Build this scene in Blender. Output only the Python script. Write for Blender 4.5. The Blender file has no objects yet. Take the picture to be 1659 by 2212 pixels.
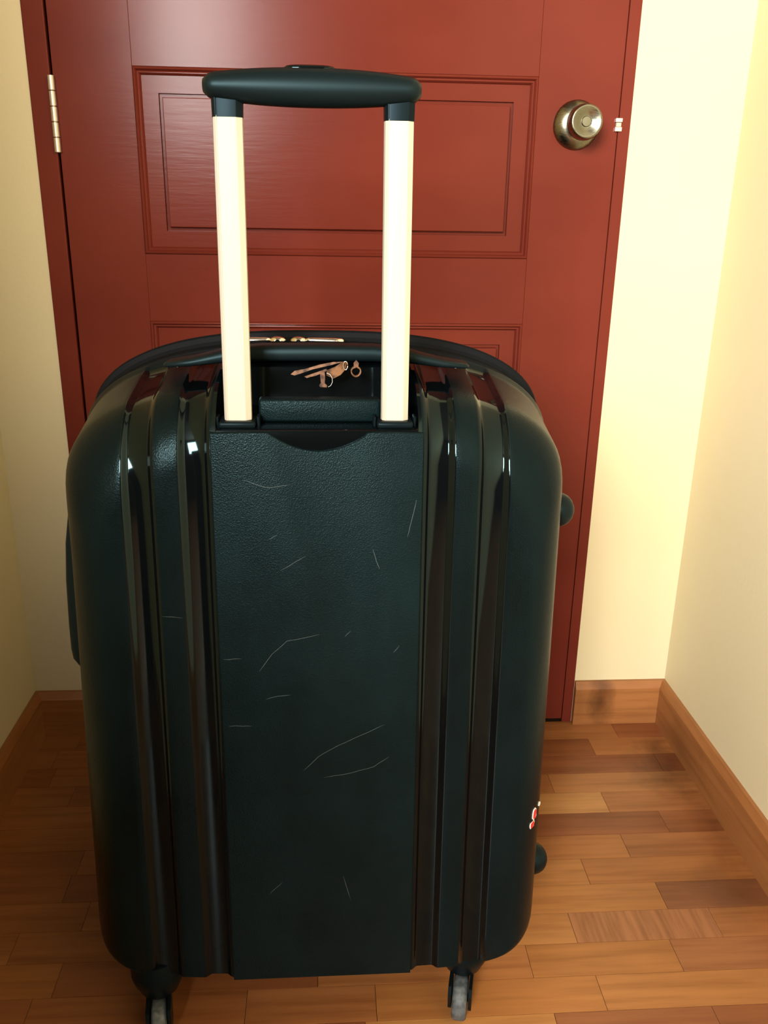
import bpy, bmesh, math, random
from mathutils import Vector, Matrix

sc = bpy.context.scene
col = sc.collection
random.seed(7)
PI = math.pi

# ------------------------------------------------------------------ camera
cam_data = bpy.data.cameras.new('camera')
cam = bpy.data.objects.new('camera', cam_data)
col.objects.link(cam)
CAM_R = Vector((0.99783983, -0.06382918, 0.01554044))
CAM_U = Vector((0.00623076, 0.32744706, 0.94484898))
CAM_F = Vector((0.06539761, 0.94271112, -0.32713743))
m = Matrix((CAM_R, CAM_U, -CAM_F)).transposed().to_4x4()
m.translation = Vector((-0.03413834, -1.37, 0.89402975))
cam.matrix_world = m
cam_data.sensor_fit = 'HORIZONTAL'
cam_data.sensor_width = 36.0
cam_data.lens = 36.0 * 1853.0 / 1659.0
cam_data.clip_start = 0.02
sc.camera = cam

# ------------------------------------------------------------------ view, world, lights
sc.view_settings.view_transform = 'Standard'
sc.view_settings.look = 'None'
sc.view_settings.exposure = 0.0
sc.view_settings.gamma = 1.0
sc.view_settings.use_curve_mapping = False
sc.cycles.use_denoising = True
sc.cycles.max_bounces = 10
sc.cycles.diffuse_bounces = 1
sc.cycles.glossy_bounces = 5

world = bpy.data.worlds.new('sky')
sc.world = world
world.use_nodes = True
bg = world.node_tree.nodes['Background']
bg.inputs['Color'].default_value = (0.75, 0.87, 1.0, 1)
bg.inputs['Strength'].default_value = 1.0

WIN = dict(x0=-2.6, x1=-0.45, z0=1.25, z1=2.4, y=-3.6)
ld = bpy.data.lights.new('window_daylight', 'AREA')
ld.shape = 'RECTANGLE'
ld.size = WIN['x1'] - WIN['x0'] - 0.04
ld.size_y = WIN['z1'] - WIN['z0'] - 0.04
ld.energy = 520.0
ld.color = (1.0, 0.98, 0.95)
lo = bpy.data.objects.new('window_daylight', ld)
col.objects.link(lo)
lo.location = ((WIN['x0'] + WIN['x1']) / 2, WIN['y'] - 0.1, (WIN['z0'] + WIN['z1']) / 2)
lo.rotation_euler = (math.radians(90), 0, 0)      # shines toward +Y, into the room

# ------------------------------------------------------------------ materials
def mat(name, base=(0.8, 0.8, 0.8), rough=0.5, metal=0.0, spec=0.5, coat=0.0, coat_rough=0.1):
    mt = bpy.data.materials.new(name)
    mt.use_nodes = True
    b = mt.node_tree.nodes['Principled BSDF']
    b.inputs['Base Color'].default_value = (*base, 1)
    b.inputs['Roughness'].default_value = rough
    b.inputs['Metallic'].default_value = metal
    b.inputs['Specular IOR Level'].default_value = spec
    b.inputs['Coat Weight'].default_value = coat
    b.inputs['Coat Roughness'].default_value = coat_rough
    return mt, mt.node_tree, b

def nd(nt, typ, **kw):
    n = nt.nodes.new(typ)
    for k_, v in kw.items():
        setattr(n, k_, v)
    return n

def coords(nt, scale, world_space=True, rnd=False):
    mp = nd(nt, 'ShaderNodeMapping')
    mp.inputs['Scale'].default_value = scale
    if world_space:
        g = nd(nt, 'ShaderNodeNewGeometry')
        nt.links.new(g.outputs['Position'], mp.inputs['Vector'])
    else:
        g = nd(nt, 'ShaderNodeTexCoord')
        nt.links.new(g.outputs['Object'], mp.inputs['Vector'])
    if rnd:
        oi = nd(nt, 'ShaderNodeObjectInfo')
        ml = nd(nt, 'ShaderNodeMath', operation='MULTIPLY')
        ml.inputs[1].default_value = 37.0
        nt.links.new(oi.outputs['Random'], ml.inputs[0])
        nt.links.new(ml.outputs[0], mp.inputs['Location'])
    return mp

def noise(nt, vec, scale=1.0, detail=3.0, rough=0.5):
    n = nd(nt, 'ShaderNodeTexNoise')
    n.inputs['Scale'].default_value = scale
    n.inputs['Detail'].default_value = detail
    n.inputs['Roughness'].default_value = rough
    nt.links.new(vec.outputs[0], n.inputs['Vector'])
    return n

def ramp(nt, fac, stops):
    r = nd(nt, 'ShaderNodeValToRGB')
    el = r.color_ramp.elements
    while len(el) > 1:
        el.remove(el[-1])
    el[0].position, el[0].color = stops[0][0], (*stops[0][1], 1)
    for p_, c_ in stops[1:]:
        e = el.new(p_)
        e.color = (*c_, 1)
    nt.links.new(fac, r.inputs['Fac'])
    return r

def bump(nt, b, height, strength, dist):
    bp = nd(nt, 'ShaderNodeBump')
    bp.inputs['Strength'].default_value = strength
    bp.inputs['Distance'].default_value = dist
    nt.links.new(height, bp.inputs['Height'])
    nt.links.new(bp.outputs[0], b.inputs['Normal'])

def mixrgb(nt, a, b_, fac=None, mode='MULTIPLY', f=1.0):
    x = nd(nt, 'ShaderNodeMix', data_type='RGBA', blend_type=mode)
    x.inputs[0].default_value = f
    if fac is not None:
        nt.links.new(fac, x.inputs[0])
    for s, v in ((x.inputs[6], a), (x.inputs[7], b_)):
        if isinstance(v, tuple):
            s.default_value = (*v, 1)
        else:
            nt.links.new(v, s)
    return x.outputs[2]

# plaster wall paint
M_WALL, nt, b = mat('cream_wall_paint', (0.88, 0.79, 0.58), 0.6, spec=0.3)
n1 = noise(nt, coords(nt, (3, 3, 3)), 1.0, 4)
r1 = ramp(nt, n1.outputs[0], [(0.3, (0.87, 0.72, 0.41)), (0.7, (0.895, 0.75, 0.445))])
nt.links.new(r1.outputs[0], b.inputs['Base Color'])
n2 = noise(nt, coords(nt, (140, 140, 140)), 1.0, 3)
bump(nt, b, n2.outputs[0], 0.12, 0.002)

M_CEIL, nt, b = mat('dark_ceiling_paint', (0.14, 0.10, 0.07), 0.7)  # unseen ceiling coloured dark brown to cut bounce light

# door paint
M_DOOR, nt, b = mat('red_brown_door_paint', (0.30, 0.06, 0.035), 0.20, spec=0.11)
n1 = noise(nt, coords(nt, (2.5, 2.5, 5)), 1.0, 4)
r1 = ramp(nt, n1.outputs[0], [(0.3, (0.155, 0.024, 0.0135)), (0.7, (0.20, 0.034, 0.019))])
nt.links.new(r1.outputs[0], b.inputs['Base Color'])
n2 = noise(nt, coords(nt, (18, 60, 160)), 1.0, 4, 0.6)
bump(nt, b, n2.outputs[0], 0.11, 0.0010)

M_DARK, nt, b = mat('dark_gap', (0.012, 0.005, 0.004), 0.8)

# wood strips: each strip's own tone is its object colour
def wood(name, tone_from_object, base=(0.36, 0.13, 0.035), scale=(5, 90, 90), rough=0.33, stains=()):
    mt, nt, b = mat(name, base, rough, spec=0.45)
    mp = coords(nt, scale, True, tone_from_object)
    n1 = noise(nt, mp, 1.0, 5, 0.6)
    g = ramp(nt, n1.outputs[0], [(0.28, (0.74, 0.68, 0.62)), (0.5, (0.98, 0.98, 0.98)), (0.75, (1.12, 1.14, 1.15))])
    n3 = noise(nt, coords(nt, (scale[0] * 0.8, scale[1] * 0.12, scale[2] * 0.12), True, tone_from_object), 1.0, 3)
    g3 = ramp(nt, n3.outputs[0], [(0.3, (0.80, 0.77, 0.74)), (0.65, (1.1, 1.1, 1.1))])
    if tone_from_object:
        oi = nd(nt, 'ShaderNodeObjectInfo')
        c0 = oi.outputs['Color']
    else:
        c0 = base
    c1 = mixrgb(nt, c0, g.outputs[0])
    c2 = mixrgb(nt, c1, g3.outputs[0])
    for (sx, sy, sz, rad, stren, kx_, ky_, kz_) in stains:
        gpos = nd(nt, 'ShaderNodeNewGeometry')
        sub = nd(nt, 'ShaderNodeVectorMath', operation='SUBTRACT')
        sub.inputs[1].default_value = (sx, sy, sz)
        nt.links.new(gpos.outputs['Position'], sub.inputs[0])
        mulv = nd(nt, 'ShaderNodeVectorMath', operation='MULTIPLY')
        mulv.inputs[1].default_value = (kx_, ky_, kz_)
        nt.links.new(sub.outputs[0], mulv.inputs[0])
        ln = nd(nt, 'ShaderNodeVectorMath', operation='LENGTH')
        nt.links.new(mulv.outputs[0], ln.inputs[0])
        ns = noise(nt, coords(nt, (28, 28, 28)), 1.0, 4, 0.6)
        ad = nd(nt, 'ShaderNodeMath', operation='MULTIPLY_ADD')
        ad.inputs[1].default_value = rad * 1.3
        nt.links.new(ns.outputs[0], ad.inputs[0])
        nt.links.new(ln.outputs['Value'], ad.inputs[2])
        mr = nd(nt, 'ShaderNodeMapRange')
        mr.inputs['From Min'].default_value = rad * 0.75
        mr.inputs['From Max'].default_value = rad * 2.0
        mr.inputs['To Min'].default_value = stren
        mr.inputs['To Max'].default_value = 0.0
        nt.links.new(ad.outputs[0], mr.inputs['Value'])
        c2 = mixrgb(nt, c2, (0.30, 0.27, 0.26), mr.outputs[0])
    nt.links.new(c2, b.inputs['Base Color'])
    bump(nt, b, n1.outputs[0], 0.10, 0.0006)
    return mt
M_FLOOR = wood('parquet_strip_wood', True, stains=[(0.545, -0.155, 0, 0.060, 0.85, 1, 1, 1), (0.555, -0.085, 0, 0.035, 0.55, 1, 1, 1), (0.535, -0.43, 0, 0.055, 0.5, 1, 1, 1),
                                                   (0.565, -0.30, 0, 0.035, 0.45, 1.2, 0.5, 1)])
M_CROSS = wood('parquet_cross_grain_wood', True, scale=(150, 14, 90))
M_BASEB = wood('baseboard_wood', False, (0.40, 0.155, 0.045), (5, 5, 70), 0.4, stains=[(0.468, -0.01, 0.05, 0.036, 0.95, 1.6, 1, 0.5), (0.575, -0.12, 0.03, 0.05, 0.4, 1, 0.6, 1), (0.43, -0.01, 0.04, 0.03, 0.45, 1, 1, 0.6)])
M_SUB, nt, b = mat('subfloor_joint', (0.035, 0.014, 0.006), 0.7)

# suitcase plastics
def grain_plastic(name, base, rough, strength, spec=0.5):
    mt, nt, b = mat(name, base, rough, spec=spec)
    b.inputs['Specular Tint'].default_value = (0.52, 0.85, 0.92, 1)
    v = nd(nt, 'ShaderNodeTexVoronoi', feature='F1')
    v.inputs['Scale'].default_value = 1.0
    mp = coords(nt, (760, 760, 760))
    n0 = noise(nt, mp, 0.7, 2)
    add = nd(nt, 'ShaderNodeVectorMath', operation='ADD')
    nt.links.new(mp.outputs[0], add.inputs[0])
    nt.links.new(n0.outputs['Color'], add.inputs[1])
    nt.links.new(add.outputs[0], v.inputs['Vector'])
    bump(nt, b, v.outputs['Distance'], strength, 0.0006)
    n1 = noise(nt, coords(nt, (9, 9, 6)), 1.0, 5, 0.65)
    r1 = ramp(nt, n1.outputs[0], [(0.3, tuple(c * 0.75 for c in base)), (0.72, tuple(min(1, c * 1.5) for c in base))])
    nt.links.new(r1.outputs[0], b.inputs['Base Color'])
    r2 = ramp(nt, n1.outputs[0], [(0.3, (rough * 0.88,) * 3), (0.7, (rough * 1.12,) * 3)])
    nt.links.new(r2.outputs[0], b.inputs['Roughness'])
    return mt
M_GRAIN = grain_plastic('grained_dark_green_plastic', (0.0022, 0.0055, 0.0062), 0.30, 0.25, 0.15)
M_PANEL = grain_plastic('grained_back_panel_plastic', (0.0030, 0.0078, 0.0085), 0.37, 0.40, 0.13)
M_GLOSS, nt, b = mat('glossy_black_plastic', (0.002, 0.003, 0.0035), 0.07, spec=0.3)
b.inputs['Specular Tint'].default_value = (0.6, 0.95, 1.0, 1)
M_BLACK, nt, b = mat('matte_black_plastic', (0.004, 0.007, 0.008), 0.36, spec=0.11)
b.inputs['Specular Tint'].default_value = (0.5, 0.8, 0.95, 1)
M_GRIP, nt, b = mat('soft_black_grip', (0.004, 0.008, 0.009), 0.42, spec=0.22)
b.inputs['Specular Tint'].default_value = (0.52, 0.85, 0.92, 1)
M_TAPE, nt, b = mat('black_zipper_tape', (0.003, 0.004, 0.005), 0.65, spec=0.12)
n1 = noise(nt, coords(nt, (900, 900, 900)), 1.0, 2)
bump(nt, b, n1.outputs[0], 0.3, 0.0004)
M_ALU, nt, b = mat('satin_champagne_aluminium', (0.60, 0.53, 0.40), 0.45, metal=0.0, spec=0.2)
M_SILVER, nt, b = mat('polished_nickel', (0.82, 0.80, 0.74), 0.18, metal=1.0)
M_SATIN, nt, b = mat('satin_steel', (0.23, 0.225, 0.165), 0.24, metal=1.0)
n1 = noise(nt, coords(nt, (20, 400, 400)), 1.0, 3)
r1 = ramp(nt, n1.outputs[0], [(0.3, (0.22,) * 3), (0.7, (0.33,) * 3)])
nt.links.new(r1.outputs[0], b.inputs['Roughness'])
M_HINGE, nt, b = mat('hinge_steel', (0.62, 0.56, 0.48), 0.38, metal=0.85)
M_TYRE, nt, b = mat('worn_grey_tyre', (0.13, 0.14, 0.14), 0.55)
n1 = noise(nt, coords(nt, (160, 160, 160)), 1.0, 4)
r1 = ramp(nt, n1.outputs[0], [(0.35, (0.05, 0.06, 0.06)), (0.7, (0.13, 0.14, 0.14))])
nt.links.new(r1.outputs[0], b.inputs['Base Color'])
M_LEATHER, nt, b = mat('brown_leather', (0.30, 0.13, 0.05), 0.42)
n1 = noise(nt, coords(nt, (170, 60, 170)), 1.0, 4)
r1 = ramp(nt, n1.outputs[0], [(0.36, (0.045, 0.016, 0.007)), (0.64, (0.26, 0.12, 0.052))])
nt.links.new(r1.outputs[0], b.inputs['Base Color'])
M_SCRATCH, nt, b = mat('pale_scratch', (0.06, 0.08, 0.08), 0.6)
M_RED, nt, b = mat('red_sticker_print', (0.75, 0.035, 0.03), 0.5)
M_PAPER, nt, b = mat('white_sticker_paper', (0.85, 0.8, 0.72), 0.6)
M_WFRAME, nt, b = mat('white_window_frame', (0.8, 0.8, 0.78), 0.4)

# ------------------------------------------------------------------ mesh helpers
def link(name, me, mats, parent=None, smooth=False, loc=None):
    o = bpy.data.objects.new(name, me)
    col.objects.link(o)
    if not isinstance(mats, (list, tuple)):
        mats = [mats]
    for mm in mats:
        me.materials.append(mm)
    if smooth:
        for p_ in me.polygons:
            p_.use_smooth = True
    if parent is not None:
        o.parent = parent
    if loc is not None:
        o.location = loc
    return o

def pyd(name, v, f, mats, parent=None, smooth=False, idx=None, fix=True):
    me = bpy.data.meshes.new(name)
    me.from_pydata([tuple(p_) for p_ in v], [], f)
    if idx is not None:
        for p_, i_ in zip(me.polygons, idx):
            p_.material_index = i_
    if fix:
        bm = bmesh.new()
        bm.from_mesh(me)
        bmesh.ops.recalc_face_normals(bm, faces=bm.faces)
        bm.to_mesh(me)
        bm.free()
    me.validate()
    me.update()
    return link(name, me, mats, parent, smooth)

def box(name, a, b_, mt, parent=None, bev=0.0, seg=2, shear=0.0, smooth=False):
    bm = bmesh.new()
    bmesh.ops.create_cube(bm, size=1.0)
    for v in bm.verts:
        v.co = Vector(((a[i] + b_[i]) / 2 + v.co[i] * (b_[i] - a[i]) for i in range(3)))
    if bev > 0:
        bmesh.ops.bevel(bm, geom=list(bm.edges), offset=bev, segments=seg, profile=0.5, affect='EDGES')
    for v in bm.verts:
        v.co.y += shear * v.co.z
    me = bpy.data.meshes.new(name)
    bm.to_mesh(me)
    bm.free()
    return link(name, me, mt, parent, smooth)

def prism(name, outline, y0, y1, mt, parent=None, smooth=False):
    """closed outline in x,z extruded along y"""
    n = len(outline)
    v = [(x, y0, z) for x, z in outline] + [(x, y1, z) for x, z in outline]
    f = [list(range(n)), list(range(2 * n - 1, n - 1, -1))]
    f += [[i, (i + 1) % n, n + (i + 1) % n, n + i] for i in range(n)]
    return pyd(name, v, f, mt, parent, smooth)

def lathe(name, prof, axis, origin, mt, parent=None, n=48, smooth=True, sharp=None):
    """prof: list of (distance along axis, radius)"""
    ax = Vector(axis).normalized()
    t = Vector((0, 0, 1)) if abs(ax.z) < 0.9 else Vector((1, 0, 0))
    e1 = ax.cross(t).normalized()
    e2 = ax.cross(e1)
    v, f = [], []
    for d, r in prof:
        for i in range(n):
            an = 2 * PI * i / n
            v.append(Vector(origin) + ax * d + (e1 * math.cos(an) + e2 * math.sin(an)) * r)
    for j in range(len(prof) - 1):
        for i in range(n):
            f.append([j * n + i, j * n + (i + 1) % n, (j + 1) * n + (i + 1) % n, (j + 1) * n + i])
    f.append(list(range(n)))
    f.append(list(range((len(prof) - 1) * n, len(prof) * n)))
    return pyd(name, v, f, mt, parent, smooth)

def loft(name, sections, mt, parent=None, smooth=True, closed_ends=True):
    n = len(sections[0])
    v = [p_ for s in sections for p_ in s]
    f = []
    for j in range(len(sections) - 1):
        for i in range(n):
            f.append([j * n + i, j * n + (i + 1) % n, (j + 1) * n + (i + 1) % n, (j + 1) * n + i])
    if closed_ends:
        f.append(list(range(n)))
        f.append(list(range((len(sections) - 1) * n, len(sections) * n)))
    return pyd(name, v, f, mt, parent, smooth)

def tube(name, pts, r, mt, parent=None, n=8):
    pts = [Vector(p_) for p_ in pts]
    secs = []
    for i, p_ in enumerate(pts):
        d = (pts[min(i + 1, len(pts) - 1)] - pts[max(i - 1, 0)]).normalized()
        t = Vector((0, 1, 0)) if abs(d.y) < 0.9 else Vector((1, 0, 0))
        e1 = d.cross(t).normalized()
        e2 = d.cross(e1)
        rr = r[i] if isinstance(r, (list, tuple)) else r
        secs.append([p_ + (e1 * math.cos(2 * PI * k_ / n) + e2 * math.sin(2 * PI * k_ / n)) * rr for k_ in range(n)])
    return loft(name, secs, mt, parent)

def weld_sharp(o, angle=35):
    """smooth shading with sharp edges above an angle"""
    me = o.data
    bm = bmesh.new()
    bm.from_mesh(me)
    for e in bm.edges:
        if len(e.link_faces) == 2 and e.calc_face_angle(0) > math.radians(angle):
            e.smooth = False
    for fc in bm.faces:
        fc.smooth = True
    bm.to_mesh(me)
    bm.free()
    return o

def struct(o, label=None):
    o['kind'] = 'structure'
    if label:
        o['label'] = label
    return o

# ------------------------------------------------------------------ the room
XW, XL, XR, XC = -0.5534, -0.4510, 0.4190, 0.5892     # left corner, frame edges, right corner
CEIL = 2.6
YB = WIN['y']
XROOM = -3.1
Y_RET = -1.6                                          # where the recess of the door opens into the room
DOOR_TOP = 2.06

M_ROOM, nt, b = mat('brown_room_wall', (0.10, 0.06, 0.04), 0.6)
def wall(name, boxes, mt=None):
    bm = bmesh.new()
    for a, b_ in boxes:
        g = bmesh.ops.create_cube(bm, size=1.0)
        for v in g['verts']:
            v.co = Vector(((a[i] + b_[i]) / 2 + v.co[i] * (b_[i] - a[i]) for i in range(3)))
    me = bpy.data.meshes.new(name)
    bm.to_mesh(me)
    bm.free()
    return link(name, me, mt or M_WALL)

wb = struct(wall('wall_back', [((XW - 0.12, 0, 0), (XL, 0.12, CEIL)), ((XR, 0, 0), (XC + 0.12, 0.12, CEIL)),
                              ((XL, 0, DOOR_TOP), (XR, 0.12, CEIL))]), 'cream wall around the red-brown door')
wr = struct(wall('wall_right', [((XC, YB - 0.12, 0), (XC + 0.12, 0, CEIL))]), 'bright cream side wall')
wl = struct(wall('wall_left', [((XW - 0.12, Y_RET, 0), (XW, 0, CEIL))]), 'shaded cream side wall')
wt = struct(wall('wall_return', [((XROOM, Y_RET, 0), (XW - 0.12, Y_RET + 0.12, CEIL))], M_ROOM))
wf = struct(wall('wall_far_left', [((XROOM - 0.12, YB - 0.12, 0), (XROOM, Y_RET + 0.12, CEIL))], M_ROOM))
wn = struct(wall('wall_front', [((XROOM, YB - 0.12, 0), (WIN['x0'], YB, CEIL)), ((WIN['x1'], YB - 0.12, 0), (XC, YB, CEIL)),
                               ((WIN['x0'], YB - 0.12, 0), (WIN['x1'], YB, WIN['z0'])), ((WIN['x0'], YB - 0.12, WIN['z1']), (WIN['x1'], YB, CEIL))], M_ROOM))
ceil_o = struct(box('ceiling', (XROOM - 0.12, YB - 0.12, CEIL), (XC + 0.12, 0.12, CEIL + 0.1), M_CEIL))

# window frame behind the camera
wo = struct(box('window_1', (WIN['x0'], YB - 0.06, WIN['z0']), (WIN['x1'], YB - 0.02, WIN['z0'] + 0.04), M_WFRAME))
for nm, a, b_ in (('window_frame', (WIN['x0'], YB - 0.06, WIN['z1'] - 0.04), (WIN['x1'], YB - 0.02, WIN['z1'])),
                  ('window_frame', (WIN['x0'], YB - 0.06, WIN['z0'] + 0.04), (WIN['x0'] + 0.04, YB - 0.02, WIN['z1'] - 0.04)),
                  ('window_frame', (WIN['x1'] - 0.04, YB - 0.06, WIN['z0'] + 0.04), (WIN['x1'], YB - 0.02, WIN['z1'] - 0.04)),
                  ('window_mullion', (-1.54, YB - 0.06, WIN['z0'] + 0.04), (-1.50, YB - 0.02, WIN['z1'] - 0.04))):
    box(nm, a, b_, M_WFRAME, wo)

struct(wall('shade_partition', [((XW - 0.12, Y_RET - 0.12, 0), (-0.35, Y_RET, 0.95))], M_ROOM))  # added low wall out of view, blocks window light from the left floor
# floor: base slab, then strips
fl = struct(box('floor', (XROOM - 0.12, YB - 0.12, -0.08), (XC + 0.12, 0.12, -0.0035), M_SUB), 'orange-brown wooden strip floor')
bm = bmesh.new()
bmesh.ops.create_cube(bm, size=1.0)
bmesh.ops.bevel(bm, geom=[e for e in bm.edges if e.verts[0].co.z > 0 and e.verts[1].co.z > 0], offset=0.006, segments=1, affect='EDGES')
strip_me = bpy.data.meshes.new('strip')
bm.to_mesh(strip_me)
bm.free()
strip_me.materials.append(M_FLOOR)
cross_me = strip_me.copy()
cross_me.materials.clear()
cross_me.materials.append(M_CROSS)
ROW_H = 0.0508
rows = [(-0.0065, 0.0)] + [(-0.0065 - ROW_H * (i + 1), -0.0065 - ROW_H * i) for i in range(26)]
known = {2: [0.435], 4: [0.3355, 0.62], 5: [0.10, 0.412], 6: [0.20, 0.490], 7: [0.13, 0.411], 8: [0.05, 0.335],
         9: [0.14, 0.4285], 10: [0.02, 0.288, 0.484], 11: [-0.05, 0.218, 0.410], 12: [0.02, 0.296],
         13: [0.006, 0.2305, 0.423]}
knownL = {4: [-0.449], 11: [-0.369], 2: [-0.30], 3: [-0.25], 12: [-0.135], 13: [-0.2]}
MED = (0.35, 0.125, 0.036)
TONES = [(0.33, 0.112, 0.034), (0.36, 0.130, 0.040), (0.40, 0.150, 0.045), (0.30, 0.098, 0.031), (0.37, 0.135, 0.037), (0.27, 0.085, 0.028)]
LIGHT = (0.50, 0.225, 0.070)
fixed_tone = {(4, 0.3355): (0.42, 0.165, 0.052), (5, 0.10): LIGHT, (10, 0.02): (0.46, 0.19, 0.055), (13, 0.006): (0.52, 0.225, 0.065),
              (13, 0.2305): (0.30, 0.10, 0.034), (9, 0.4285): (0.24, 0.085, 0.032), (12, 0.296): (0.42, 0.165, 0.045),
              (11, 0.218): (0.41, 0.158, 0.042), (12, 0.02): (0.42, 0.16, 0.043), (11, 0.410): (0.33, 0.12, 0.04),
              (8, 0.05): (0.42, 0.17, 0.048), (9, 0.14): (0.42, 0.165, 0.045), (10, 0.288): (0.35, 0.135, 0.05)}
strips = []
for ri, (ya, yb) in enumerate(rows):
    js = sorted(known.get(ri, []) + knownL.get(ri, []))
    if not js:
        js = [random.uniform(-0.1, 0.15)]
    while js[0] > -0.75:
        js.insert(0, js[0] - random.choice((0.2, 0.25, 0.3)) * random.uniform(0.92, 1.05))
    while js[-1] < XC:
        js.append(js[-1] + random.choice((0.2, 0.25, 0.3)) * random.uniform(0.92, 1.05))
    # fill long gaps
    i = 0
    while i < len(js) - 1:
        if js[i + 1] - js[i] > 0.42:
            js.insert(i + 1, (js[i] + js[i + 1]) / 2 + random.uniform(-0.05, 0.05))
        i += 1
    for xa, xb in zip(js[:-1], js[1:]):
        key = next((k_ for k_ in fixed_tone if k_[0] == ri and abs(k_[1] - xa) < 1e-4), None)
        xa2, xb2 = max(xa, XW), min(xb, XC)
        if xb2 - xa2 < 0.01:
            continue
        tone = fixed_tone[key] if key else random.choice(TONES)
        o = bpy.data.objects.new('floor_strip', cross_me if (ri == 10 and abs(xa - 0.288) < 1e-4) else strip_me)
        col.objects.link(o)
        o.parent = fl
        o.location = ((xa2 + xb2) / 2, (ya + yb) / 2, -0.004 + random.uniform(0, 0.00025))
        o.scale = (xb2 - xa2 - 0.0006, (yb - ya) - 0.0006, 0.008)
        o.color = (*tone, 1)
        strips.append(o)
Y_STRIPS = rows[-1][0]
M_FARFLOOR, nt, b = mat('far_parquet', (0.35, 0.125, 0.036), 0.5)
bk = nd(nt, 'ShaderNodeTexBrick', offset=0.37)
bk.inputs['Color1'].default_value = (0.40, 0.15, 0.044, 1)
bk.inputs['Color2'].default_value = (0.29, 0.095, 0.03, 1)
bk.inputs['Mortar'].default_value = (0.05, 0.02, 0.01, 1)
bk.inputs['Scale'].default_value = 1.0
bk.inputs['Brick Width'].default_value = 0.28
bk.inputs['Row Height'].default_value = ROW_H
bk.inputs['Mortar Size'].default_value = 0.0006
nt.links.new(coords(nt, (1, 1, 1)).outputs[0], bk.inputs['Vector'])
nt.links.new(bk.outputs['Color'], b.inputs['Base Color'])
box('floor_rest', (XROOM, YB, -0.004), (XC, Y_STRIPS, 0.0), M_FARFLOOR, fl)

# baseboards with a chamfered cap
HB = 0.0871
prof = [(0.0, 0.0), (0.012, 0.0), (0.012, HB - 0.013), (0.006, HB), (0.0, HB)]
def baseboard(name, p0, p1, inward, m0, m1, label):
    """profile swept from p0 to p1; m0,m1 = mitre at each end"""
    p0, p1, inward = Vector(p0), Vector(p1), Vector(inward)
    d = (p1 - p0).normalized()
    v = [p0 + inward * t + d * (t * m0) + Vector((0, 0, h)) for t, h in prof] + \
        [p1 + inward * t - d * (t * m1) + Vector((0, 0, h)) for t, h in prof]
    n = len(prof)
    f = [list(range(n)), list(range(2 * n - 1, n - 1, -1))] + [[i, (i + 1) % n, n + (i + 1) % n, n + i] for i in range(n)]
    return struct(pyd(name, v, f, M_BASEB), label)
baseboard('baseboard_back_right', (XR + 0.0005, 0, 0), (XC, 0, 0), (0, -1, 0), 0, 1, 'short wooden baseboard right of the door')
baseboard('baseboard_right', (XC, 0, 0), (XC, YB, 0), (-1, 0, 0), 1, 0, 'wooden baseboard along the bright right wall')
baseboard('baseboard_back_left', (XW, 0, 0), (XL - 0.0005, 0, 0), (0, -1, 0), 1, 0, 'short wooden baseboard left of the door')
baseboard('baseboard_left', (XW, 0, 0), (XW, Y_RET, 0), (1, 0, 0), 1, 0, 'wooden baseboard along the shaded left wall')

# ------------------------------------------------------------------ door and its frame
tr = struct(box('trim_1', (XL, -0.0015, 0), (-0.4205, 0.12, DOOR_TOP), M_DOOR, None, 0.0015, 2), 'red-brown painted door frame')
box('jamb', (0.4015, -0.0008, 0), (XR, 0.12, DOOR_TOP), M_DOOR, tr, 0.0003, 1)
box('head', (-0.4205, -0.0015, DOOR_TOP - 0.03), (0.4015, 0.12, DOOR_TOP), M_DOOR, tr, 0.0015, 2)
box('dark_gap_backing', (-0.4205, 0.045, 0), (0.4015, 0.06, DOOR_TOP - 0.03), M_DARK, tr)  # near-black sheet behind the leaf, its colour stands in for shade in the gaps

DX0, DX1, DZ0, DZ1 = -0.4170, 0.4006, 0.006, DOOR_TOP - 0.033
YF, YBK = 0.001, 0.040
dr = struct(box('door_1', (DX0, YF, DZ0), (-0.3065, YBK, DZ1), M_DOOR, None, 0.0003, 1), 'red-brown panelled wooden door')
box('stile', (0.2769, YF, DZ0), (DX1, YBK, DZ1), M_DOOR, dr, 0.0003, 1)
PX0, PX1 = -0.3065, 0.2769
panels = [(0.8329, 1.0878), (0.22, 0.7333), (1.26, 1.86)]
rails = [(DZ0, 0.22), (0.7333, 0.8329), (1.0878, 1.26), (1.86, DZ1)]
for za, zb in rails:
    box('rail', (PX0 + 0.0001, YF + 0.0002, za), (PX1 - 0.0001, YBK, zb), M_DOOR, dr, 0.0004, 1)

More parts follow.
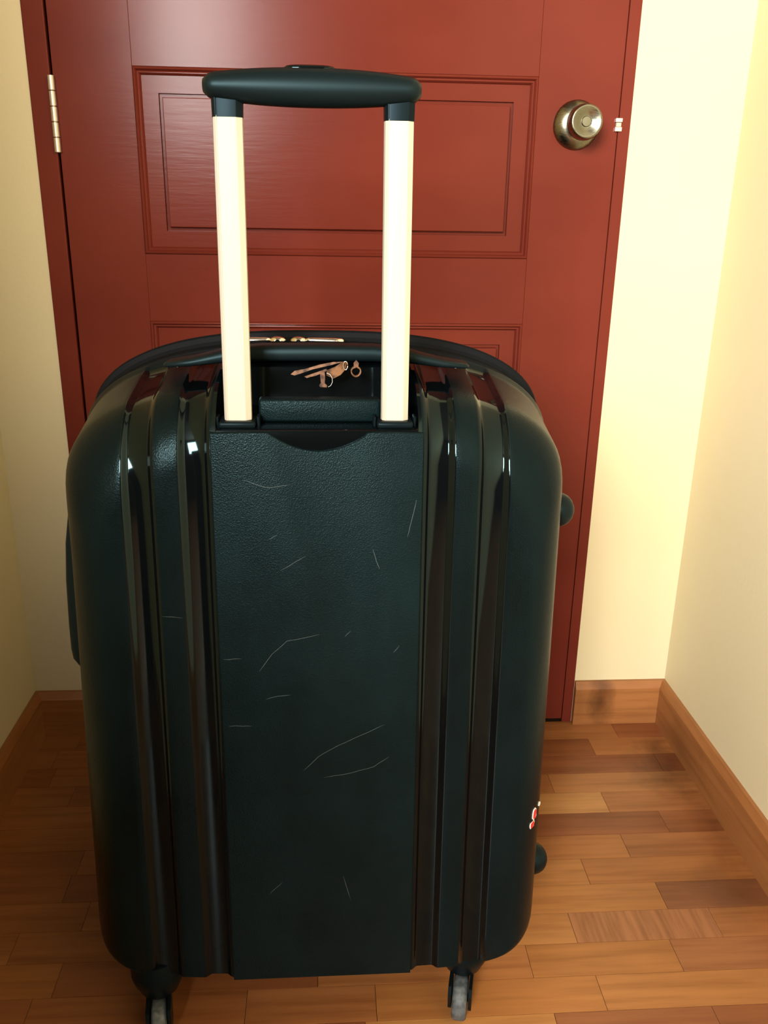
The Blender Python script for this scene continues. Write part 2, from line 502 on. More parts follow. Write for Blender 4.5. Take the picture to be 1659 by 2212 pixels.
def frame_rings(rings, name, parent):
    """nested rectangles (inset, y) as one continuous moulded surface"""
    v, f = [], []
    for (x0, x1, z0, z1, y) in rings:
        v += [(x0, y, z0), (x1, y, z0), (x1, y, z1), (x0, y, z1)]
    for j in range(len(rings) - 1):
        for i in range(4):
            f.append([j * 4 + i, j * 4 + (i + 1) % 4, (j + 1) * 4 + (i + 1) % 4, (j + 1) * 4 + i])
    return v, f
for za, zb in panels:
    def rg(seq):
        return [(PX0 + i_, PX1 - i_, za + i_, zb - i_, y_) for i_, y_ in seq]
    # bead moulding
    seq = [(0.0, 0.012), (0.0, YF + 0.0002), (0.0015, YF - 0.0022), (0.0032, YF - 0.0028), (0.0046, YF - 0.0012), (0.0052, YF + 0.002),
           (0.0062, YF + 0.0014), (0.0078, YF + 0.0014), (0.0092, YF + 0.0032), (0.0110, YF + 0.0078), (0.0112, 0.0125)]
    v, f = frame_rings(rg(seq), 'm', dr)
    o = pyd('moulding', v, f, M_DOOR, dr, False, fix=False)
    weld_sharp(o, 50)
    # sunk border, groove and raised field
    seq = [(0.0105, 0.0078), (0.0335, 0.0078), (0.0340, 0.0130), (0.0385, 0.0130), (0.0392, 0.0042), (0.0402, 0.0036)]
    v, f = frame_rings(rg(seq), 'p', dr)
    k0 = len(v) - 4
    f.append([k0, k0 + 1, k0 + 2, k0 + 3])
    o = pyd('panel', v, f, M_DOOR, dr, False, fix=False)

# hinge
hx, hz0, hz1 = -0.4190, 0.9715, 1.0730
hg = lathe('hinge', [(0, 0.0030), (0.101, 0.0030)], (0, 0, 1), (hx, -0.0030, hz0), M_HINGE, dr, 16)
hg['label'] = 'steel butt hinge'
hl = (hz1 - hz0) / 5
for i in range(5):
    a = i * hl + 0.0006
    b_ = (i + 1) * hl - 0.0006
    weld_sharp(lathe('knuckle', [(a, 0.0044), (a + 0.0003, 0.0048), (b_ - 0.0003, 0.0048), (b_, 0.0044)], (0, 0, 1), (hx, -0.0030, hz0), M_HINGE, hg, 20), 40)

# knob
kx, kz = 0.3372, 1.0245
rs = lathe('knob_rosette', [(0.0, 0.0345), (0.003, 0.0343), (0.0055, 0.0325), (0.0095, 0.0285), (0.0125, 0.0235), (0.014, 0.0195), (0.0142, 0.0130)],
           (0, -1, 0), (kx, YF, kz), M_SATIN, dr, 64)
rs['label'] = 'satin steel round door knob on rosette'
weld_sharp(rs, 50)
KP = 0.006
o = lathe('knob', [(0.010, 0.0125), (0.019 + KP, 0.0122), (0.0225 + KP, 0.0135), (0.026 + KP, 0.0190), (0.030 + KP, 0.0228), (0.035 + KP, 0.0244), (0.041 + KP, 0.0245), (0.047 + KP, 0.0238),
                   (0.0515 + KP, 0.0228), (0.0532 + KP, 0.0215), (0.0530 + KP, 0.0195), (0.0500 + KP, 0.0130), (0.0488 + KP, 0.0088), (0.0486 + KP, 0.0080)],
          (0, -1, 0), (kx, YF, kz), M_SATIN, rs, 64)
o = lathe('knob_button', [(0.046 + KP, 0.0072), (0.0494 + KP, 0.0072), (0.0502 + KP, 0.0064), (0.0503 + KP, 0.0030)], (0, -1, 0), (kx, YF, kz), M_SATIN, rs, 32)
weld_sharp(o, 40)
# latch: two bright plate ends and the bolt between them
lt = box('latch_plate', (0.3958, -0.0042, 1.0295), (0.4058, 0.006, 1.0352), M_SILVER, dr, 0.0006, 2)
box('latch_bolt', (0.3968, -0.0022, 1.0233), (0.4050, 0.006, 1.0293), M_HINGE, lt, 0.0004, 1)
box('latch_plate', (0.3958, -0.0042, 1.0168), (0.4058, 0.006, 1.0231), M_SILVER, dr, 0.0006, 2)

# ------------------------------------------------------------------ suitcase
CX, Y0, K = -0.0430, -0.632, 0.05
case = bpy.data.objects.new('suitcase', None)
col.objects.link(case)
case.location = (CX, Y0, 0)
case['label'] = 'large dark green hard-shell suitcase with silver telescopic handle standing before the door'
case['category'] = 'suitcase'

def L(dx, dep, z):
    if dx < -0.13:                                     # the left flank bulges a little towards its foot
        dx -= 0.010 * max(0.0, (0.58 - z) / 0.58) * (-dx - 0.13) / 0.12
    return (dx, dep + K * z, z)

NEXP = 2.6
NBOT = 3.4
HT = 0.110
chan = [(0.0995, 0.1300), (0.1520, 0.1830)]
def delta(x):
    x = abs(x)
    for a, b_ in chan:
        if a < x < b_:
            t = min((x - a) / 0.0075, (b_ - x) / 0.0075, 1.0)
            return 0.0048 * t * t * (3 - 2 * t)
    return 0.0
pos = [0.0, 0.02, 0.04, 0.06, 0.08, 0.0928, 0.0942, 0.0975]
for a, b_ in chan:
    pos += [a + 0.0075 * i / 6 for i in range(7)] + [(a + b_) / 2] + [b_ - 0.0075 * (6 - i) / 6 for i in range(7)]
    pos += [b_ + 0.007, b_ + 0.014] if b_ < 0.15 else []
pos += [0.188]
pos = sorted(set(round(p_, 5) for p_ in pos))
cols = [-p_ for p_ in reversed(pos[1:])] + pos
NCOR, NSIDE = 12, 10
NOTCH = 0.0935

def ring(dep, w, zt, zb, ang=None, channels=True, taper=1.0, notch=None, HBT=0.054):
    """closed outline at one depth; list of (x, dep, z)"""
    out = []
    xf = pos[-1]
    phi0 = math.asin(min(1.0, (xf / w) ** (NEXP / 2)))
    def top_z(x, h, z_, s):
        e_ = NEXP if s > 0 else NBOT
        return z_ - s * h + s * h * (max(0.0, 1 - (abs(x) / w) ** e_)) ** (1 / e_)
    phb = math.asin(min(1.0, (xf / w) ** (NBOT / 2)))
    corb = []
    for i in range(1, NCOR + 1):
        ph = phb + (PI / 2 - phb) * i / NCOR
        corb.append((w * math.sin(ph) ** (2 / NBOT), max(0.0, math.cos(ph)) ** (2 / NBOT)))
    cor = []
    for i in range(1, NCOR + 1):
        ph = phi0 + (PI / 2 - phi0) * i / NCOR
        cor.append((w * math.sin(ph) ** (2 / NEXP), max(0.0, math.cos(ph)) ** (2 / NEXP)))
    a = ang if ang is not None else PI / 2
    # top
    for x, c in reversed(cor):
        out.append((-x, dep, zt - HT + HT * c))
    for x in cols:
        if notch is not None and abs(x) < NOTCH:
            d_, z_ = notch
            out.append((x, d_, z_))
        else:
            dl = delta(x) * taper if channels else 0.0
            out.append((x, dep + dl * math.cos(a), top_z(x, HT, zt, 1) - dl * math.sin(a)))
    for x, c in cor:
        out.append((x, dep, zt - HT + HT * c))
    # right side
    z1, z0 = zt - HT, zb + HBT
    for i in range(1, NSIDE):
        out.append((w, dep, z1 + (z0 - z1) * i / NSIDE))
    # bottom
    for x, c in reversed(corb):
        out.append((x, dep, zb + HBT - HBT * c))
    for x in reversed(cols):
        dl = delta(x) * taper if channels else 0.0
        out.append((x, dep + dl * math.cos(a), top_z(x, HBT, zb, -1) + dl * math.sin(a)))
    for x, c in corb:
        out.append((-x, dep, zb + HBT - HBT * c))
    for i in range(1, NSIDE):
        out.append((-w, dep, z0 + (z1 - z0) * i / NSIDE))
    return out

A_MAX = math.radians(79)
RT = 0.065
arcs = [A_MAX * i / 14 for i in range(15)]
specs = []                                            # (dep, w, zt, zb, ang, taper) from the front to the seam
for a in arcs:
    specs.append((RT * (1 - math.cos(a)), 0.2060 + 0.0408 * math.sin(a) / math.sin(A_MAX), 0.6800 + RT * math.sin(a),
                  0.0880 - 0.0040 * math.sin(a), a, 1.0))
d1, zt1 = specs[-1][0], specs[-1][2]
for t in (0.2, 0.4, 0.6, 0.8, 0.93):
    dep = d1 + (0.146 - d1) * t
    specs.append((dep, 0.2468 + 0.0032 * t, zt1 + (0.7585 - zt1) * t, 0.0840 - 0.002 * t, A_MAX, 1.0 if t < 0.9 else 0.5))
specs += [(0.1440, 0.2510, 0.7600, 0.0815, A_MAX, 0.15), (0.1475, 0.2518, 0.7607, 0.0810, A_MAX, 0.0), (0.1500, 0.2505, 0.7594, 0.0818, A_MAX, 0.0)]
NR = len(specs)
# profile of the handle recess, same number of points as rings: front -> seam
npoly = [(0.0, 0.680), (0.0, 0.694), (0.0, 0.7025), (0.0012, 0.7052), (0.004, 0.7060), (0.02, 0.7062), (0.04, 0.7064), (0.06, 0.7066), (0.085, 0.7068),
         (0.098, 0.7070), (0.1005, 0.7082), (0.1018, 0.712), (0.1030, 0.722), (0.1040, 0.732), (0.1050, 0.742), (0.1062, 0.750), (0.1085, 0.7535), (0.112, 0.7550),
         (0.120, 0.7560), (0.130, 0.7570)]
while len(npoly) < NR - 3:
    npoly.insert(-1, ((npoly[-1][0] + npoly[-2][0]) / 2, (npoly[-1][1] + npoly[-2][1]) / 2))
npoly = npoly[:NR - 3] + [(0.1440, 0.7600), (0.1475, 0.7607), (0.1500, 0.7594)]

V, Fc, IDX = [], [], []
ring_pts = []
for j, (dep, w, zt, zb, a, tp) in enumerate(specs):
    ring_pts.append(ring(dep, w, zt, zb, a, True, tp, npoly[j] if j < NR - 3 else None, 0.030 + 0.024 * min(1.0, math.sin(a) / 0.9)))
NP = len(ring_pts[0])
for rp in ring_pts:
    V += [L(*p_) for p_ in rp]
def face_mat(x):
    x = abs(x)
    for a, b_ in chan:
        if a - 0.001 < x < b_ + 0.001:
            return 1
    return 1 if x < 0.0985 else 0
for j in range(NR - 1):
    for i in range(NP):
        q = [j * NP + i, j * NP + (i + 1) % NP, (j + 1) * NP + (i + 1) % NP, (j + 1) * NP + i]
        Fc.append(q)
        xm = sum(V[t][0] for t in q) / 4
        IDX.append(2 if j >= NR - 4 else face_mat(xm))
# front face: fixed columns as a grid, side strips as polygons
n_cor, n_col = NCOR, len(cols)
top_i = [n_cor + c for c in range(n_col)]
bot_start = n_cor + n_col + n_cor + (NSIDE - 1) + n_cor
bot_i = [bot_start + (n_col - 1 - c) for c in range(n_col)]
ROWS = 16
grid = [[None] * (ROWS + 1) for _ in range(n_col)]
for c in range(n_col):
    grid[c][0], grid[c][ROWS] = top_i[c], bot_i[c]
    vt, vb = ring_pts[0][top_i[c]], ring_pts[0][bot_i[c]]
    for r_ in range(1, ROWS):
        t = r_ / ROWS
        V.append(L(vt[0], delta(vt[0]), vt[2] + (vb[2] - vt[2]) * t))
        grid[c][r_] = len(V) - 1
for c in range(n_col - 1):
    for r_ in range(ROWS):
        Fc.append([grid[c][r_], grid[c + 1][r_], grid[c + 1][r_ + 1], grid[c][r_ + 1]])
        IDX.append(face_mat((cols[c] + cols[c + 1]) / 2))
right_loop = list(range(n_cor + n_col, bot_start))
Fc.append([grid[-1][r_] for r_ in range(ROWS, -1, -1)] + right_loop)
IDX.append(0)
left_loop = list(range(bot_start + n_col, NP)) + list(range(0, n_cor))
Fc.append([grid[0][r_] for r_ in range(0, ROWS + 1)] + left_loop)
IDX.append(0)
shell = pyd('shell', V, Fc, [M_GRAIN, M_GLOSS, M_BLACK], case, True, IDX)
weld_sharp(shell, 40)

def ringstack(name, sp, mt, close_last=False, angle=30):
    v, f = [], []
    for (dep, w, zt, zb) in sp:
        v += [L(*p_) for p_ in ring(dep, w, zt, zb, None, False)]
    n_ = len(v) // len(sp)
    for j in range(len(sp) - 1):
        for i in range(n_):
            f.append([j * n_ + i, j * n_ + (i + 1) % n_, (j + 1) * n_ + (i + 1) % n_, (j + 1) * n_ + i])
    if close_last:
        f.append(list(range((len(sp) - 1) * n_, len(sp) * n_)))
    return weld_sharp(pyd(name, v, f, mt, case, True), angle)
ringstack('zipper_band', [(0.1490, 0.2485, 0.7570, 0.087), (0.1520, 0.2480, 0.7560, 0.0875), (0.1640, 0.2480, 0.7565, 0.087), (0.1665, 0.2495, 0.7605, 0.086),
                          (0.1690, 0.2500, 0.7615, 0.0855), (0.1710, 0.2490, 0.7600, 0.086), (0.1790, 0.2495, 0.7625, 0.086), (0.1830, 0.2505, 0.7680, 0.085)], M_TAPE)
ringstack('rear_rim', [(0.1815, 0.2500, 0.7660, 0.085), (0.1830, 0.2516, 0.7710, 0.083), (0.1850, 0.2520, 0.7726, 0.082), (0.1870, 0.2514, 0.7718, 0.083), (0.1885, 0.2512, 0.7712, 0.083), (0.1905, 0.2516, 0.7724, 0.0825), (0.1925, 0.2510, 0.7715, 0.0835), (0.195, 0.2500, 0.7690, 0.0845)], M_TAPE)
ringstack('rear_shell', [(0.194, 0.2500, 0.7690, 0.085), (0.22, 0.2495, 0.7600, 0.085), (0.27, 0.2480, 0.7450, 0.086), (0.295, 0.246, 0.737, 0.087),
                         (0.310, 0.242, 0.728, 0.089), (0.322, 0.233, 0.712, 0.094), (0.330, 0.218, 0.690, 0.105), (0.333, 0.197, 0.665, 0.125)], M_GRAIN, True)

# back panel slab with the thumb scoop in its top edge
out = []
PW = 0.0985
out += [(-PW, 0.0870), (-PW, 0.7040)]
SC = 0.0460
out += [(-SC - 0.006, 0.7045), (-SC, 0.7040)]
for i in range(1, 20):
    u = -1 + 2 * i / 20
    out.append((u * SC + 0.001, 0.7035 - 0.0165 * (1 - abs(u) ** 2.0)))
out += [(SC, 0.7040), (SC + 0.006, 0.7045), (PW, 0.7040), (PW, 0.0870)]
bm = bmesh.new()
vv = [bm.verts.new((x, -0.0032, z)) for x, z in out]
fc = bm.faces.new(vv)
ex = bmesh.ops.extrude_face_region(bm, geom=[fc])
for g in ex['geom']:
    if isinstance(g, bmesh.types.BMVert):
        g.co.y = 0.0004
bmesh.ops.recalc_face_normals(bm, faces=bm.faces)
fe = [e for e in bm.edges if all(abs(v.co.y + 0.0032) < 1e-6 for v in e.verts)]
bmesh.ops.bevel(bm, geom=fe, offset=0.0016, segments=3, profile=0.5, affect='EDGES')
for v in bm.verts:
    v.co.y += K * v.co.z
me = bpy.data.meshes.new('back_panel')
bm.to_mesh(me)
bm.free()
pn = link('back_panel', me, M_PANEL, case)
weld_sharp(pn, 25)
pn['label'] = 'grained green back panel with a curved finger scoop'

# block between the poles
hb = box('handle_housing', (-0.0560, 0.030, 0.7062), (0.0600, 0.048, 0.7280), M_PANEL, case, 0.003, 3, K)
weld_sharp(hb, 60)

# collars at the feet of the poles
PDX = 0.0732
for s in (-1, 1):
    cx = s * PDX - 0.001
    c0 = box('pole_collar', (cx - 0.0170, 0.006, 0.7056), (cx + 0.0170, 0.036, 0.7118), M_BLACK, case, 0.0022, 3, K)
    weld_sharp(c0, 60)
    box('collar_clip', (cx - 0.0202, 0.014, 0.7056), (cx - 0.0176, 0.028, 0.7150), M_BLACK, c0, 0.0006, 1, K)
    box('collar_clip', (cx + 0.0176, 0.014, 0.7056), (cx + 0.0202, 0.028, 0.7150), M_BLACK, c0, 0.0006, 1, K)

# telescopic poles: faceted oval tube, flat front with a fine ridge
def pole_sec(cx, z, s=1.0, dz=0.0):
    pts = [(-0.0128, 0.0), (-0.0118, -0.0052), (-0.0094, -0.0078), (-0.0088, -0.0079), (-0.0084, -0.0073), (-0.0070, -0.0076), (0.0070, -0.0080), (0.0078, -0.0079), (0.0126, -0.0040),
           (0.0130, 0.0), (0.0120, 0.0055), (0.0080, 0.0082), (-0.0080, 0.0082), (-0.0120, 0.0050)]
    return [L(cx + x * s, 0.021 + y * s, z) for x, y in pts]
POLE_TOP = 0.9715
for s in (-1, 1):
    cx = s * PDX - 0.001
    o = loft('telescopic_pole', [pole_sec(cx, 0.7080), pole_sec(cx, POLE_TOP)], M_ALU, case)
    weld_sharp(o, 20)
    o['label'] = 'champagne aluminium pole'
# grip: sockets and bowed bar
def grip_sec(x, zc, rz, ry, n=28, yc=0.019):
    return [L(x, yc + ry * math.cos(2 * PI * i / n), zc + rz * math.sin(2 * PI * i / n)) for i in range(n)]
gsec = []
GX0, GX1 = -0.0935, 0.0905
for i in range(41):
    u = -1 + 2 * i / 40
    x = (GX0 + GX1) / 2 + u * (GX1 - GX0) / 2
    b_ = 1 - abs(u) ** 2.2
    end = 1.0 if abs(u) < 0.9 else math.sqrt(max(0.02, 1 - ((abs(u) - 0.9) / 0.1) ** 2 * 0.95))
    gsec.append(grip_sec(x, 0.9945 + 0.0002 * b_, (0.0095 + 0.0062 * b_) * (0.45 + 0.55 * end), (0.0125 + 0.002 * b_) * (0.45 + 0.55 * end)))
grip = loft('handle_grip', gsec, M_GRIP, case)
for s in (-1, 1):
    cx = s * PDX - 0.001
    o = loft('grip_socket', [pole_sec(cx, POLE_TOP - 0.0012, 1.03), pole_sec(cx, 0.985, 1.06), pole_sec(cx, 0.995, 1.06)], M_BLACK, grip)
    weld_sharp(o, 20)
# release button on top of the grip
bsec = []
for i in range(13):
    u = -1 + 2 * i / 12
    e = math.sqrt(max(0.01, 1 - u ** 4))
    bsec.append([L(-0.004 + u * 0.023, 0.021 + 0.0075 * e * math.cos(2 * PI * k_ / 16), 1.0095 + 0.0032 * e * math.sin(2 * PI * k_ / 16)) for k_ in range(16)])
loft('release_button', bsec, M_GLOSS, grip)

# carry handle on top
def carry_sec(x, dep, z, hd, hz):
    n = 20
    out = []
    for i in range(n):
        c, s = math.cos(2 * PI * i / n), math.sin(2 * PI * i / n)
        out.append(L(x, dep + hd * math.copysign(abs(c) ** 0.55, c), z + hz * math.copysign(abs(s) ** 0.55, s)))
    return out
cs = []
half = [(0.152, 0.7505, 0.010, 0.0016), (0.148, 0.7515, 0.0140, 0.0030), (0.125, 0.7540, 0.0160, 0.0042), (0.105, 0.7575, 0.0160, 0.0056), (0.085, 0.7612, 0.0155, 0.0072),
        (0.055, 0.7630, 0.0150, 0.0080)]
for x, z, hd, hz in [(-a, b_, c, d) for a, b_, c, d in half] + [(0.0, 0.7634, 0.0150, 0.0082)] + half[::-1]:
    cs.append(carry_sec(x, 0.092, z, hd, hz))
ch = loft('carry_handle', cs, M_GRIP, case)
for x in (-0.144, -0.138, 0.138, 0.144):
    lathe('rivet', [(0, 0.0016), (0.001, 0.0014), (0.0014, 0.0006)], (0, -1, 0.2), L(x, 0.0815, 0.7500), M_SILVER, ch, 12)

# zipper pulls
for s, x0 in ((-1, -0.0440), (1, -0.0215)):
    c = x0
    sl = bpy.data.meshes.new('zipper_pull')
    secs = []
    for i in range(9):
        u = -1 + 2 * i / 8
        e = math.sqrt(max(0.02, 1 - u * u))
        secs.append([L(c + u * 0.0092, 0.1665 + 0.0058 * e * math.cos(2 * PI * k_ / 14), 0.7640 + 0.0046 * e * math.sin(2 * PI * k_ / 14)) for k_ in range(14)])
    zp = loft('zipper_pull', secs, M_SILVER, case)
    zp['label'] = 'silver zipper pull'
    secs = []
    lathe('slider_hole', [(0.0, 0.0030), (0.0012, 0.0030)], (0, -1, 0.1), L(c, 0.1612, 0.7628), M_TAPE, zp, 16)
    xa = c + s * 0.008
    for i, (t, hd, hz) in enumerate([(0, 0.0022, 0.0012), (0.1, 0.0030, 0.0017), (0.4, 0.0034, 0.0019), (0.75, 0.0040, 0.0020), (0.95, 0.0036, 0.0018), (1.0, 0.0020, 0.0010)]):
        x = xa + s * 0.041 * t
        secs.append([L(x, 0.1655 + hd * math.cos(2 * PI * k_ / 12), 0.7648 - 0.0010 * t + 1.7 * hz * math.sin(2 * PI * k_ / 12)) for k_ in range(12)])
    loft('pull_tab', secs, M_SILVER, zp)

# side carry handle on the left flank
ss = []
for z, ox, hd in [(0.640, 0.243, 0.010), (0.630, 0.2480, 0.014), (0.610, 0.2545, 0.016), (0.57, 0.2615, 0.016), (0.53, 0.264, 0.016), (0.48, 0.2645, 0.016),
                  (0.452, 0.2640, 0.016), (0.440, 0.2625, 0.0155), (0.4315, 0.2570, 0.014), (0.428, 0.246, 0.011)]:
    n = 18
    sec = []
    for i in range(n):
        c, s_ = math.cos(2 * PI * i / n), math.sin(2 * PI * i / n)
        xin = 0.243
        sec.append(L(-((ox + xin) / 2 + (ox - xin) / 2 * math.copysign(abs(c) ** 0.5, c)), 0.088 + hd * math.copysign(abs(s_) ** 0.6, s_), z))
    ss.append(sec)
loft('side_handle', ss, M_GRIP, case)
# smaller moulded bump low on the left flank
lathe('side_bumper', [(-0.004, 0.030), (0.003, 0.028), (0.005, 0.022), (0.006, 0.010)], (-1, 0, 0), L(-0.246, 0.09, 0.265), M_GRAIN, case, 32)
# two rubber feet on the right flank
for z in (0.598, 0.157):
    ft = lathe('side_foot', [(-0.006, 0.0225), (0.0010, 0.0222), (0.0030, 0.0205), (0.0032, 0.0196)], (1, 0, 0), L(0.2495, 0.090, z), M_BLACK, case, 36)
    lathe('foot_dome', [(0.002, 0.0192), (0.0065, 0.0190), (0.0115, 0.0176), (0.0165, 0.0148), (0.0200, 0.0108), (0.0222, 0.0060), (0.0230, 0.0015)], (1, 0, 0), L(0.2495, 0.090, z), M_GRIP, ft, 36)

# casters
def caster(dx, dep, swivel, fwd=0.012, r=0.0255):
    base = lathe('caster', [(0.0, 0.019), (0.004, 0.0225), (0.010, 0.0245), (0.016, 0.0275), (0.026, 0.0305), (0.034, 0.0305), (0.050, 0.026)], (0, 0, 1), L(dx, dep, 0.0525), M_BLACK, case, 32)
    weld_sharp(base, 45)
    a = math.radians(swivel)
    d = Vector((math.sin(a), -math.cos(a), 0))          # rolling direction
    ax = Vector((math.cos(a), math.sin(a), 0))
    o0 = Vector(L(dx, dep, 0))
    wc = o0 + d * fwd
    wc.z = r
    w = lathe('wheel', [(-0.0085, r * 0.62), (-0.0085, r - 0.003), (-0.0065, r - 0.0008), (-0.003, r), (0.003, r), (0.0065, r - 0.0008), (0.0085, r - 0.003), (0.0085, r * 0.62)],
              ax, wc, M_TYRE, base, 40)
    weld_sharp(w, 50)
    lathe('axle', [(-0.0135, 0.0045), (0.0135, 0.0045)], ax, wc, M_BLACK, base, 16)
    for s in (-1, 1):
        c0 = ax * (s * 0.0098)
        c1 = ax * (s * 0.0136)
        prof2 = []
        for t in range(13):
            an = PI + PI * t / 12
            prof2.append((math.cos(an) * 0.013, r - 0.001 + math.sin(an) * 0.013))
        prof2 += [(0.018, 0.045), (0.016, 0.0555), (-0.026, 0.0555), (-0.022, 0.045)]
        n = len(prof2)
        v = [wc + d * u + cc + Vector((0, 0, z - wc.z)) for cc in (c0, c1) for u, z in prof2]
        f = [list(range(n)), list(range(2 * n - 1, n - 1, -1))] + [[i, (i + 1) % n, n + (i + 1) % n, n + i] for i in range(n)]
        pyd('fork', v, f, M_BLACK, base)
    return base
caster(0.1660, 0.042, -14, 0.020)
caster(-0.1830, 0.028, 8, 0.020)
caster(0.1700, 0.270, 30)
caster(-0.1750, 0.270, -20)

# scratches worn into the back panel: thin pale lines lying on its surface
scr = [[(-0.061, 0.3507), (-0.045, 0.367), (-0.0252, 0.3794), (0.0, 0.3915), (0.0221, 0.4022)],
       [(-0.0397, 0.3419), (-0.01, 0.347), (0.012, 0.354), (0.0274, 0.3648)], [(-0.0969, 0.4338), (-0.085, 0.437), (-0.0724, 0.4380)],
       [(0.0155, 0.5704), (0.0120, 0.580), (0.0086, 0.5917)], [(-0.0181, 0.5005), (-0.012, 0.507)], [(-0.103, 0.4645), (-0.09, 0.483), (-0.0749, 0.4965), (-0.0431, 0.5034)],
       [(0.0498, 0.6397), (0.046, 0.622), (0.0418, 0.603)], [(-0.135, 0.404), (-0.125, 0.4045), (-0.112, 0.4038)], [(-0.138, 0.478), (-0.12, 0.4785)],
       [(-0.09, 0.602), (-0.082, 0.606)], [(0.03, 0.482), (0.036, 0.49)], [(-0.08, 0.57), (-0.055, 0.585)], [(-0.112, 0.66), (-0.09, 0.652), (-0.07, 0.655)],
       [(-0.10, 0.2), (-0.085, 0.215)], [(-0.02, 0.22), (-0.012, 0.19)]]
v, f = [], []
def ribbon(pts, wd, dep):
    for i, (x, z) in enumerate(pts):
        a, c = pts[max(0, i - 1)], pts[min(len(pts) - 1, i + 1)]
        dx, dz = c[0] - a[0], c[1] - a[1]
        ln = math.hypot(dx, dz)
        k_ = wd * (0.35 if i in (0, len(pts) - 1) else 1.0)
        v.append(L(x - dz / ln * k_ - CX, dep, z + dx / ln * k_))
        v.append(L(x + dz / ln * k_ - CX, dep, z - dx / ln * k_))
        if i:
            n = len(v)
            f.append([n - 4, n - 3, n - 1, n - 2])
for p_ in scr:
    # smooth each line
    q = []
    for i in range(len(p_) - 1):
        for t in (0, 0.33, 0.66):
            q.append((p_[i][0] + (p_[i + 1][0] - p_[i][0]) * t, p_[i][1] + (p_[i + 1][1] - p_[i][1]) * t + random.uniform(-0.0004, 0.0004)))
    q.append(p_[-1])
    ribbon(q, 0.00022, -0.00328)
ribbon([(-0.1945, 0.5229), (-0.185, 0.5225), (-0.1756, 0.5212)], 0.0002, -0.0001)
so = pyd('scratches', v, f, M_SCRATCH, case, False, fix=False)
so['kind'] = 'stuff'
# worn pale nicks along the lower edge of the panel
v, f = [], []
for xa, xb in ((-0.1385, -0.1355), (-0.117, -0.108), (-0.101, -0.096), (-0.060, -0.055)):
    ribbon([(xa, 0.0878), ((xa + xb) / 2, 0.0882), (xb, 0.0879)], 0.0006, -0.00275)
o = pyd('edge_wear', v, f, M_SCRATCH, case, False, fix=False)
o['kind'] = 'stuff'

# remains of a torn sticker on the rounded right edge
def on_edge(pts, lift):
    """points given on the shell's right edge as (x, y, z); lifted a little along the surface normal"""
    nn = Vector((0.76, -0.65, 0.03)).normalized()
    return [Vector(p_) + nn * lift - Vector((CX, Y0, 0)) for p_ in pts]
def edge_quad(c, w_, h_, lift, jag):
    c = Vector(c)
    e1 = Vector((0.64, 0.765, 0.0)).normalized()
    e2 = Vector((0, 0.05, 1.0)).normalized()
    out_ = []
    n = 14
    for i in range(n):
        an = 2 * PI * i / n
        r_ = 1.0 + random.uniform(-jag, jag)
        cu, su = math.cos(an), math.sin(an)
        out_.append(c + e1 * (w_ * math.copysign(abs(cu) ** 0.6, cu) * r_) + e2 * (h_ * math.copysign(abs(su) ** 0.6, su) * r_))
    return on_edge(out_, lift)
def solid(name, pts, mt, parent):
    nn = Vector((0.76, -0.65, 0.03)).normalized() * -0.0012
    n = len(pts)
    v = list(pts) + [p_ + nn for p_ in pts]
    f = [list(range(n)), list(range(2 * n - 1, n - 1, -1))] + [[i, (i + 1) % n, n + (i + 1) % n, n + i] for i in range(n)]
    return pyd(name, v, f, mt, parent)
for c, w_, h_ in (((0.1892, -0.6040, 0.2776), 0.0042, 0.0066), ((0.1868, -0.6067, 0.2660), 0.0050, 0.0038)):
    st = solid('sticker_scrap', edge_quad(c, w_, h_, 0.0006, 0.14), M_PAPER, case)
    st['label'] = 'torn red and white sticker scrap'
    solid('sticker_print', edge_quad(c, w_ * 0.80, h_ * 0.84, 0.0009, 0.12), M_RED, st)
solid('sticker_scrap', edge_quad((0.1975, -0.5900, 0.2800), 0.0016, 0.0022, 0.0008, 0.3), M_PAPER, case)

# ------------------------------------------------------------------ leather luggage tags hanging below the carry handle
def flat_piece(name, outline, y, thick, mt, parent, bend=0.0):
    n = len(outline)
    xm = sum(p_[0] for p_ in outline) / n
    v = []
    for s in (0, 1):
        for x, z in outline:
            v.append((x, y + s * thick + bend * (x - xm), z))
    f = [list(range(n)), list(range(2 * n - 1, n - 1, -1))] + [[i, (i + 1) % n, n + (i + 1) % n, n + i] for i in range(n)]
    return pyd(name, v, f, mt, parent)
YT = -0.524
tg = bpy.data.objects.new('luggage_tag', None)
col.objects.link(tg)
tg.location = (-0.0165, YT, 0.7530)
tg['label'] = 'torn brown leather luggage tag with several loose straps under the carry handle'
tg['category'] = 'luggage tag'
tg['group'] = 'leather tags on the suitcase handle'
def T(lst, o_):
    return [(x - o_[0], z - o_[1]) for x, z in lst]
o1 = (-0.0165, 0.7530)
flat_piece('tag_body', T([(-0.0345, 0.7440), (-0.028, 0.7405), (-0.0205, 0.7440), (-0.0160, 0.7490), (-0.0145, 0.7560), (-0.0185, 0.7570), (-0.026, 0.7520), (-0.034, 0.7490)], o1), 0.0, 0.0016, M_LEATHER, tg, 0.25)
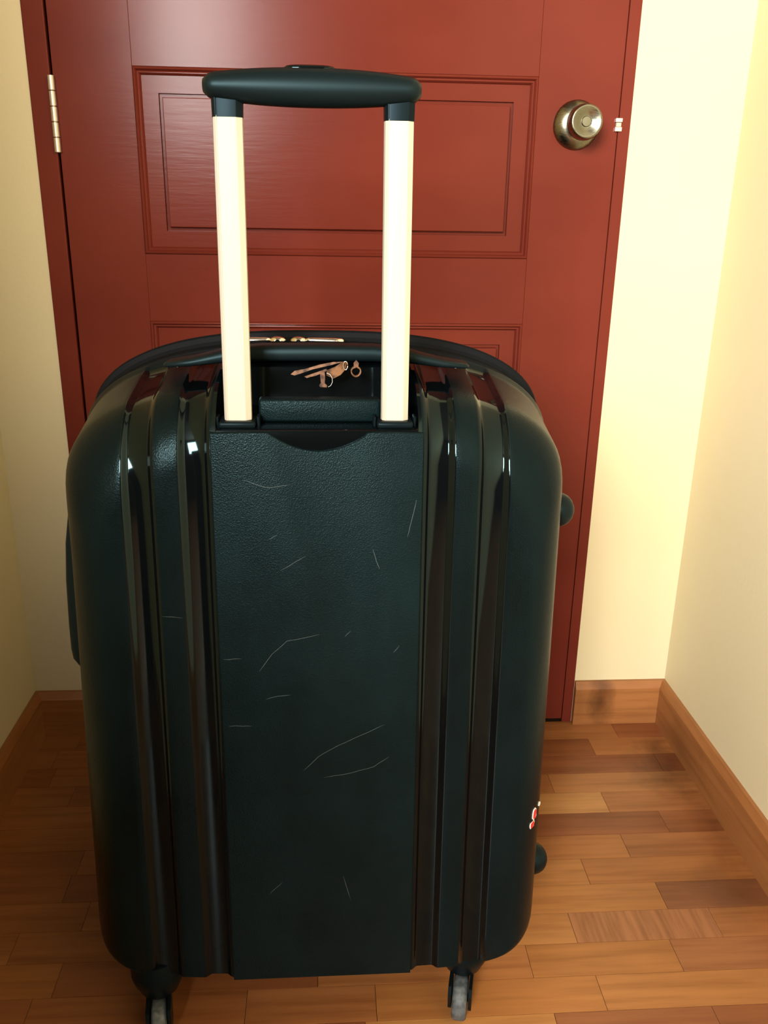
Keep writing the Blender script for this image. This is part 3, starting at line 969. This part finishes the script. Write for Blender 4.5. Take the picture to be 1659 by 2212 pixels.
flat_piece('tag_strap', T([(-0.0700, 0.7435), (-0.0660, 0.7425), (-0.0560, 0.7460), (-0.0480, 0.7490), (-0.0300, 0.7535), (-0.0180, 0.7570), (-0.0280, 0.7565), (-0.0420, 0.7535), (-0.0540, 0.7495), (-0.0660, 0.7470)], o1), 0.003, 0.0014, M_LEATHER, tg, -0.10)
flat_piece('tag_strap', T([(-0.0565, 0.7425), (-0.0540, 0.7412), (-0.0440, 0.7440), (-0.0340, 0.7485), (-0.0345, 0.7505), (-0.0460, 0.7462)], o1), -0.0022, 0.0013, M_LEATHER, tg, -0.05)
flat_piece('tag_strap', T([(-0.0410, 0.7330), (-0.0345, 0.7326), (-0.0340, 0.7345), (-0.0362, 0.7365), (-0.0360, 0.7425), (-0.0365, 0.7485), (-0.0405, 0.7490), (-0.0408, 0.7440), (-0.0400, 0.7370), (-0.0418, 0.7345)], o1), -0.0055, 0.0013, M_LEATHER, tg)
tube('tag_buckle', [(0.0005 + 0.0022 * math.cos(2 * PI * i / 16), -0.002, 0.0005 + 0.0042 * math.sin(2 * PI * i / 16)) for i in range(17)], 0.0006, M_SILVER, tg, 6)
tube('tag_string', [(x - o1[0], -0.006, z - o1[1]) for x, z in [(-0.0345, 0.7470), (-0.0310, 0.7455), (-0.0290, 0.7420), (-0.0288, 0.7380), (-0.0305, 0.7345), (-0.0330, 0.7332)]], 0.00022, M_PAPER, tg, 6)
tg2 = bpy.data.objects.new('luggage_tag', None)
col.objects.link(tg2)
tg2.location = (-0.0055, YT, 0.7530)
tg2['label'] = 'small curled brown leather loop hanging under the carry handle'
tg2['category'] = 'luggage tag'
tg2['group'] = 'leather tags on the suitcase handle'
secs = []
for i in range(21):
    an = PI / 2 + 2 * PI * (i / 20) * 0.96
    x, z = 0.0046 * math.cos(an) * (1.0 + 0.1 * math.sin(an)), -0.0055 + 0.0046 * math.sin(an)
    nx, nz = math.cos(an), math.sin(an)
    secs.append([(x + nx * t, yy, z + nz * t) for t, yy in ((-0.0006, -0.003), (0.0006, -0.003), (0.0006, 0.005), (-0.0006, 0.005))])
loft('tag_loop', secs, M_LEATHER, tg2)
flat_piece('tag_strap', [(-0.0020, -0.0015), (0.0022, -0.0015), (0.0026, 0.0030), (0.0, 0.0060), (-0.0024, 0.0030)], -0.001, 0.0014, M_LEATHER, tg2)
